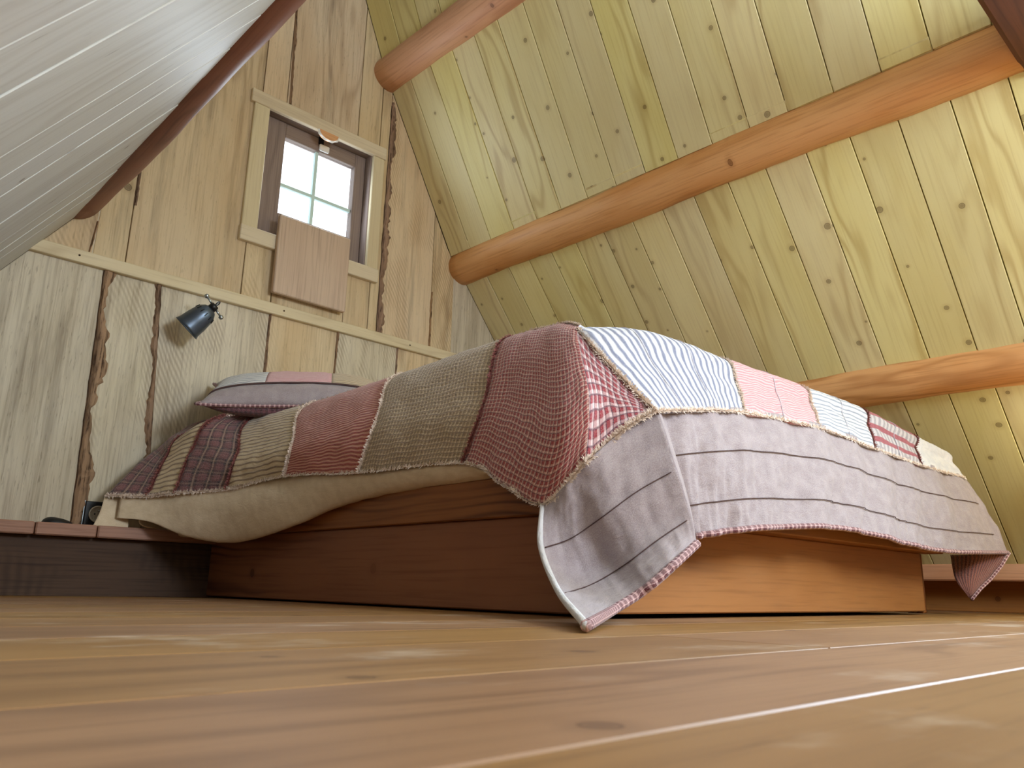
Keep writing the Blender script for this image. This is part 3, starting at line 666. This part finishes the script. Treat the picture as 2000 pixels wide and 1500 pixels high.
# grey border, corner flap: Coons sheet in space
def coons(bot, top, lef, rig):
    def fn(a, b):     # b: 0 top(seam) .. 1 bottom
        T, Bm = cr(top, a*(len(top)-1)), cr(bot, a*(len(bot)-1)); Lx, Rx = cr(lef, b*(len(lef)-1)), cr(rig, b*(len(rig)-1))
        return T*(1-b)+Bm*b+Lx*(1-a)+Rx*a-(top[0]*(1-a)*(1-b)+top[-1]*a*(1-b)+bot[0]*(1-a)*b+bot[-1]*a*b)
    return fn
topC = [at(1060, 986, x=1.18), at(1102, 950, x=1.18), RID[0], at(1212, 845, y=1.005), at(1284, 800, y=.96)]
botC = [at(1145, 1222, z=.010), at(1200, 1190, y=.875), at(1262, 1150, y=.86), at(1320, 1100, y=.855), at(1361, 1062, y=.865)]
lefC = [topC[0], at(1056, 1065, x=1.13), at(1088, 1150, x=1.06), botC[0]]
rigC = [topC[-1], at(1316, 900, y=.905), at(1345, 992, y=.878), botC[-1]]
cf0 = coons(botC, topC, lefC, rigC)
tocam = lambda p: (CAM-p).normalized()
def flap(a, b):
    p = cf0(a, b)
    w = math.sin(math.pi*min(1, max(0, a)))*(.35+.65*b)
    fold = .030*math.exp(-((a-.22-.05*b)/.12)**2)-.034*math.exp(-((a-.42-.03*b)/.10)**2)+.020*math.exp(-((a-.72)/.16)**2)
    return p+tocam(p)*(fold*w*(1-b*b*.35)+.007*math.sin(math.pi*a)*mn.noise(Vector((a*16+b*2, b*3.5, 5.1)))*(.3+b)+.004*b*mn.noise(Vector((a*34, b*5, 1.7))))
cloth('border', flap, 60, 60, K_grey, quilt, .007, .003, 0, flip=True)
# grey border along the foot
bt = [(1262, 800, .985), (1362, 795, .973), (1456, 799, .973), (1602, 829, .963), (1711, 870, .953), (1801, 903, .943), (1886, 930, .930)]
bb = [(1318, 1052, .955), (1405, 1040, .915), (1500, 1030, .908), (1645, 1031, .90), (1760, 1059, .893), (1862, 1077, .885), (1971, 1079, .865)]
top_, bot_ = [at(x, y, y=d) for x, y, d in bt], [at(x, y, y=d) for x, y, d in bb]
Fb = [[t, t.lerp(b, .35)+Vector((0, -.010, 0)), t.lerp(b, .7)+Vector((0, -.006, 0)), b] for t, b in zip(top_, bot_)]
def footb(a, b):
    p = surf(Fb, a*6, b*3)+Vector((0, -1, 0))*(.009*(.15+b)*mn.noise(Vector((a*62+b*3, b*2.2, .3)))+.005*b*mn.noise(Vector((a*130, b*4, 2.3))))
    return p+Vector((0, -1, 0))*(.007*math.sin(a*31+1.5*math.sin(b*3+a*9))*b+.005*math.sin(a*67+b*4))
cloth('border', footb, 160, 48, K_grey, quilt, .007, .003, 0, flip=True)
cloth('border_fold', lambda a, b: flap(1, b).lerp(footb(0, b), a)+Vector((.022*math.sin(math.pi*a), -.004*math.sin(math.pi*a), 0)), 12, 40, K_grey, quilt, .006, .001, 0, flip=True)
# folded-back far corner showing the striped backing
fc = coons([at(1896, 1172, y=.95), at(1898, 1171, y=.945), at(1900, 1170, y=.94)], [at(1856, 1084, y=1.02), at(1910, 1083, y=.93), at(1971, 1081, y=.868)],
           [at(1856, 1084, y=1.02), at(1866, 1130, y=.99), at(1896, 1172, y=.95)], [at(1971, 1081, y=.868), at(1940, 1125, y=.905), at(1900, 1170, y=.94)])
cloth('backing', fc, 20, 20, K_back, quilt, .005, .001, 0, flip=True)
bd = tube('binding', [at(1971, 1080, y=.866)]+[at(x, y, y=d) for x, y, d in ((1956, 1105, .885), (1936, 1130, .905), (1915, 1150, .925), (1898, 1171, .94))], .006, K_bind, quilt)
def uvtube(o, n):
    me = o.data; ul = me.uv_layers.new(name='metres'); acc = 0; us = [0.0]
    for i in range(1, len(me.vertices)//n): acc += (me.vertices[i*n].co-me.vertices[(i-1)*n].co).length; us.append(acc)
    for lp in me.loops: ul.data[lp.index].uv = (us[lp.vertex_index//n], (lp.vertex_index % n)*.0062)
uvtube(bd, 8)
uvtube(tube('binding', [flap(i/60, 1.0) for i in range(61)], .0085, K_bind, quilt), 8)
uvtube(tube('binding', [footb(i/140, 1.0) for i in range(8, 141)], .0075, K_bind, quilt), 8)
uvtube(tube('border_edge', [flap(0, i/40) for i in range(41)], .006, K_white, quilt), 8)
for b in (.36, .72): tube('quilting_stitch', [(lambda p: p+tocam(p)*(.0035+ripple(p, .003)))(flap(i/60, b+.03*(i/60))) for i in range(2, 59)], .0012, K_stitch, quilt, 5)
for b in (.36, .74): tube('quilting_stitch', [(lambda p: p+Vector((0, -1, 0))*(.003+ripple(p, .003)))(footb(i/160, b)) for i in range(4, 158)], .0012, K_stitch, quilt, 5)
for s in (.7, 1.4, 2.5, 3.5, 4.5): tube('quilting_stitch', [surf(Fn, s, 1.6+2.4*i/40)+Vector((-.0, -.004, .003)) for i in range(41)], .0011, plain('pale_thread', (196, 190, 200), .9), quilt, 5)
# frayed seams: short loose threads standing off every seam
def fray(fn, n, mat, ln=.015, wid=.0028, per=7, base=.008):
    rn = random.Random(n*7+int(ln*1e5)); vs, fs = [], []
    pts = [fn(i/n) for i in range(n+1)]
    for i in range(n):
        t = (pts[i+1]-pts[i])
        if t.length < 1e-7: continue
        t.normalize(); 
        for k in range(per):
            p = pts[i].lerp(pts[i+1], rn.random()); c = (CAM+Vector((.3, -.2, .9))-p).normalized()
            sd = t.cross(c).normalized()
            d = (sd*rn.uniform(-1, 1)+c*rn.uniform(.1, 1.0)+t*rn.uniform(-.7, .7)).normalized()*ln*rn.uniform(.4, 1.15)
            q = t*wid*rn.uniform(.6, 1.4); b0 = p+c*base*.5-d*.25
            k0 = len(vs); vs += [b0-q, b0+q, b0+d*.6+q*.7, b0+d+sd*rn.uniform(-.003, .003)]; fs += [(k0, k0+1, k0+2), (k0, k0+2, k0+3)]
    me = bpy.data.meshes.new('frayed_seam'); me.from_pydata([tuple(v) for v in vs], [], fs)
    return tag(link('frayed_seam', me, mat, quilt), kind='stuff')
for s in range(1, 7): fray(lambda a, s=s: surf(L, s, 1.85+2.15*a), 110, K_frayr if s in (1, 2, 3, 6) else K_fray)
fray(lambda a: surf(L, 9*a, 4), 420, K_fray, .017); fray(lambda a: surf(L, 9*a, 1.85), 360, K_fray, .012)
for s in range(2, 6): fray(lambda a, s=s: surf(Fn, s, 1.3+2.7*a), 90, K_frayr if s in (4, 5) else K_fray, .012)
fray(lambda a: surf(Fn, 6*a, 4), 420, K_fray, .014)
fray(lambda a: tri(a, 1), 140, K_fray, .018); fray(lambda a: tri(a, 0), 140, K_fray, .016)
# sheet hanging below the quilt
sh = tag(empty('bed_sheet', (1.2, 2, .3)), 'cream cotton sheet hanging out below the quilt above the bed boards', 'sheet')
tp = [(236, 965, dict(y=2.91)), (300, 955, dict(y=2.84)), (370, 945, dict(y=2.70)), (440, 940, dict(y=2.57)), (554, 918, dict(x=1.225)), (640, 912, dict(x=1.235)), (760, 905, dict(x=1.25)), (905, 892, dict(x=1.258)), (960, 915, dict(x=1.265))]
bo = [(228, 1010, dict(y=2.90)), (290, 1017, dict(y=2.82)), (370, 1046, dict(y=2.70)), (462, 1053, dict(x=1.185)), (572, 1020, dict(x=1.215)), (655, 985, dict(x=1.235)), (770, 956, dict(x=1.25)), (905, 936, dict(x=1.258)), (960, 930, dict(x=1.264))]
G = []
for (a, b, k), (c, d, k2) in zip(tp, bo):
    P, Q = at(a, b, **k), at(c, d, **k2)
    k_ = min(1.0, len(G)/3.0)      # the free corner near the wall hangs flat, further on the edge turns under
    G.append([P, P.lerp(Q, .5)+Vector((-.018*k_, 0, 0)), Q, Q+Vector((.003+.032*k_, .006+.014*k_, -.004*k_+.004)), Q+Vector((.01+.10*k_, .015, .012+.04*k_))])
cloth('sheet', sub(G, 0, 8, 0, 4), 90, 40, K_sheet, sh, .003, .002, 0, flip=True)
G2 = [[at(204, 972, y=2.935), at(195, 1000, y=2.93), at(182, 1026, y=2.92)], [at(228, 972, y=2.93), at(222, 1002, y=2.92), at(214, 1029, y=2.91)], [at(250, 972, y=2.92), at(252, 1005, y=2.91), at(250, 1032, y=2.90)]]
cloth('sheet_corner', sub(G2, 0, 2, 0, 2), 16, 16, K_sheet, sh, .003, .002, 0, flip=True)
G3 = [[at(272, 1012, y=2.88), at(276, 1024, y=2.87), at(300, 1030, y=2.88)], [at(330, 1028, x=1.12), at(325, 1044, x=1.12), at(350, 1044, x=1.2)], [at(420, 1042, x=1.19), at(410, 1053, x=1.19), at(440, 1048, x=1.25)]]
cloth('sheet_fold', sub(G3, 0, 2, 0, 2), 20, 12, K_sheet, sh, .003, .001, 0, flip=True)
# pillow
pw = tag(empty('pillow', (1.42, 2.68, .66)), 'patchwork pillow with grey linen edge lying at the head of the quilted bed', 'pillow')
pc, ex, ey, hz = Vector((1.44, 2.67, .735)), .33, .21, .085
def pil(u, v, sg):        # u,v in -1..1
    k = (max(0, 1-abs(u)**2.6)*max(0, 1-abs(v)**2.6))**.55
    cx = 1-.10*(1-abs(v)**3)*abs(u)**6
    p = Vector((ex*u*cx, ey*v*(1-.10*(1-abs(u)**3)*abs(v)**6), sg*hz*k*(1.0 if sg > 0 else .8)))
    p.z += .05*(u*.5)+.012*abs(u)**3*(1 if u < 0 else 0)
    return pc+Matrix.Rotation(math.radians(-30), 3, 'Z') @ Matrix.Rotation(math.radians(23), 3, 'X') @ p
def pp(u0, u1, v0, v1, sg): return lambda a, b: pil(u0+(u1-u0)*a, v0+(v1-v0)*b, sg)
cloth('linen_edge', pp(-1, 1, -1, -.62, 1), 40, 14, K_grey, pw, .003, .003, 0)
for a, b, k in ((-1, -.35, K_light), (-.35, .35, K_pink), (.35, 1, K_cream)): cloth('patch', pp(a, b, -.62, 1, 1), 18, 30, k, pw, .003, .003, .002)
cloth('underside', pp(-1, 1, -1, 1, -1), 40, 30, K_maroon, pw, .003, .003, 0, flip=True)
loop = [pil(-1+2*i/30, -1, 1) for i in range(31)]+[pil(1, -1+2*i/20, 1) for i in range(1, 21)]+[pil(1-2*i/30, 1, 1) for i in range(1, 31)]+[pil(-1, 1-2*i/20, 1) for i in range(1, 21)]
uvtube(tube('piping', loop, .006, K_bind, pw), 8)
sm_ = [pil(-1+2*i/60, -.62, 1)+Vector((0, -.002, .003)) for i in range(61)]
tube('seam', sm_, .004, K_stitch, pw, 6)
# ------------------------------------------------------------------ wall lamp
M_gun = plain('gunmetal', (96, 108, 122), .38, .8); M_steel = plain('steel', (176, 186, 190), .25, .95); M_blk = plain('black_plastic', (14, 14, 16), .45)
lp0, lp1 = at(364, 641, y=2.955), at(413, 603, y=2.905)
ax = (lp0-lp1).normalized()      # cap -> rim
wl = tag(empty('wall_lamp', (1.2, YW, 1.05)), 'small gunmetal bell-shaped lamp with wing screws on the gable boards', 'lamp')
e1 = ax.cross(Vector((0, 0, 1))).normalized(); e2 = ax.cross(e1)
Ls = (lp0-lp1).length
mw = frame(lp1, e1, e2, ax)
R_ = .054
prof = [(.016, 0), (.026, .006), (.036, .020), (.043, .042), (.047, .07), (.050, Ls-.012), (.0545, Ls), (.0525, Ls), (.048, Ls-.012), (.045, .07), (.041, .042), (.034, .022), (.024, .009), (.014, .003)]
shade = lathe('shade', prof, M_gun, wl, mw, 40, close=True)
lathe('rim', [(.0535, Ls-.002), (.0555, Ls), (.0535, Ls+.002)], M_gun, shade, mw, 40, close=True)
for k in range(12):
    a = 2*math.pi*k/12; q = lp1+ax*.03+(e1*math.cos(a)+e2*math.sin(a))*.0405
    s_ = (e1*math.cos(a)+e2*math.sin(a)); tube('vent_slot', [q-ax*.008+s_*-.0022, q+ax*.008+s_*.0022], .0016, M_blk, shade, 6)
lathe('cap', [(0, -.022), (.014, -.021), (.017, -.012), (.017, .002), (0, .004)], M_blk, wl, mw, 24)
for sg in (1, -1):
    d = (at(400, 590, y=2.905)-at(428, 632, y=2.905)).normalized()*sg; b0 = lp1-ax*.012
    sc_ = tube('wing_screw', [b0+d*.012, b0+d*.042], .004, M_steel, wl, 10)
    tube('screw_head', [b0+d*.040, b0+d*.043, b0+d*.052, b0+d*.056], [.005, .009, .009, .004], M_steel, sc_, 12)
hk = lp1-ax*.02
tube('hook', [hk+(e1*math.cos(t)*.009+(-ax)*(.010+.010*math.sin(t))) for t in [2*math.pi*i/20 for i in range(21)]], .0025, M_gun, wl, 8)
arm_b = Vector((lp1.x+.01, YW, lp1.z-.03))
tube('arm', [lp1-ax*.01, lp1+Vector((.012, .05, -.005)), Vector((arm_b.x, 3.0, arm_b.z)), arm_b], .006, M_gun, wl, 10)
lathe('base_plate', [(.034, 0), (.034, .008), (.028, .014), (0, .015)], M_gun, wl, frame(arm_b+Vector((0, .002, 0)), (1, 0, 0), (0, 0, 1), (0, -1, 0)), 28)
lathe('bulb', [(.010, .012), (.012, .03), (.024, .055), (.026, .07), (.018, .088), (0, .095)], M_white, wl, mw, 20)
# ------------------------------------------------------------------ power socket
so = tag(empty('power_socket', (.895, YW, .23)), 'black wall socket with round cream insert standing above the ledge', 'socket')
s0, s1 = at(161, 1024, y=YW-.01), at(206, 976, y=YW-.01)
cx, cz, hw = s0.x+.043, .275, .043
box('plate', (cx-hw, YW-.012, cz-hw), (cx+hw, YW-.002, cz+hw), M_blk, so, 'x', .004)
box('edge', (cx-hw-.004, YW-.008, cz-hw-.002), (cx-hw, YW-.001, cz+hw+.002), M_steel, so, 'z', .001)
mws = frame((cx, YW-.0125, cz), (1, 0, 0), (0, 0, 1), (0, -1, 0))
ins = lathe('insert', [(.029, -.001), (.029, .003), (.026, .004), (.024, -.0005), (0, -.0005)], plain('cream_plastic', (206, 200, 184), .5), so, mws, 32)
for dx in (-.0095, .0095): lathe('pin_hole', [(.0028, 0), (.0028, .001), (0, .001)], M_blk, ins, frame((cx+dx, YW-.0125, cz), (1, 0, 0), (0, 0, 1), (0, -1, 0)), 12)
lathe('earth_pin', [(.0024, 0), (.0024, .012), (0, .014)], M_steel, ins, frame((cx, YW-.0125, cz+.011), (1, 0, 0), (0, 0, 1), (0, -1, 0)), 12)
# flat black object on the ledge
bm = bmesh.new(); bmesh.ops.create_uvsphere(bm, u_segments=28, v_segments=14, radius=1)
b0, b1 = at(80, 1018, y=2.97), at(142, 1024, y=2.97); xm, hx = (b0.x+b1.x)/2, (b1.x-b0.x)/2
for v in bm.verts:
    c = v.co; c.x = math.copysign(abs(c.x)**.8, c.x); v.co = (xm+hx*c.x, 2.965+.035*c.y, .2275+(.021*(1-.35*c.x) if c.z > 0 else .0005)*c.z)
blk = bmobj('flat_case', bm, M_blk)
for p in blk.data.polygons: p.use_smooth = True
tag(blk, 'flat black rounded case lying on the ledge beside the socket', 'case')
# ------------------------------------------------------------------ twin reading lamp on the far side of the bed, at the foot of the pine slope
T = Matrix.Translation((3.36, .40, .66)) @ Matrix.Rotation(math.radians(-90), 4, 'Z') @ Matrix.Translation((-1.2, -3.05, -1.06))
def copy_tree(o, T, parent=None):
    c = o.copy(); COL.objects.link(c)
    if parent is not None: c.parent = parent
    bpy.context.view_layer.update()
    c.matrix_world = T @ o.matrix_world
    for ch in list(o.children): copy_tree(ch, T, c)
    return c
bpy.context.view_layer.update()
l2 = copy_tree(wl, T)
tag(l2, 'small gunmetal bell-shaped lamp on the pine slope beside the foot of the bed', 'lamp')
l = bpy.data.lights.new('reading_lamp_bulb', 'POINT'); l.energy = 2.4; l.color = (1, .86, .58); l.shadow_soft_size = .03
lo = bpy.data.objects.new('reading_lamp_bulb', l); COL.objects.link(lo); lo.location = T @ (lp1+ax*(Ls+.03))
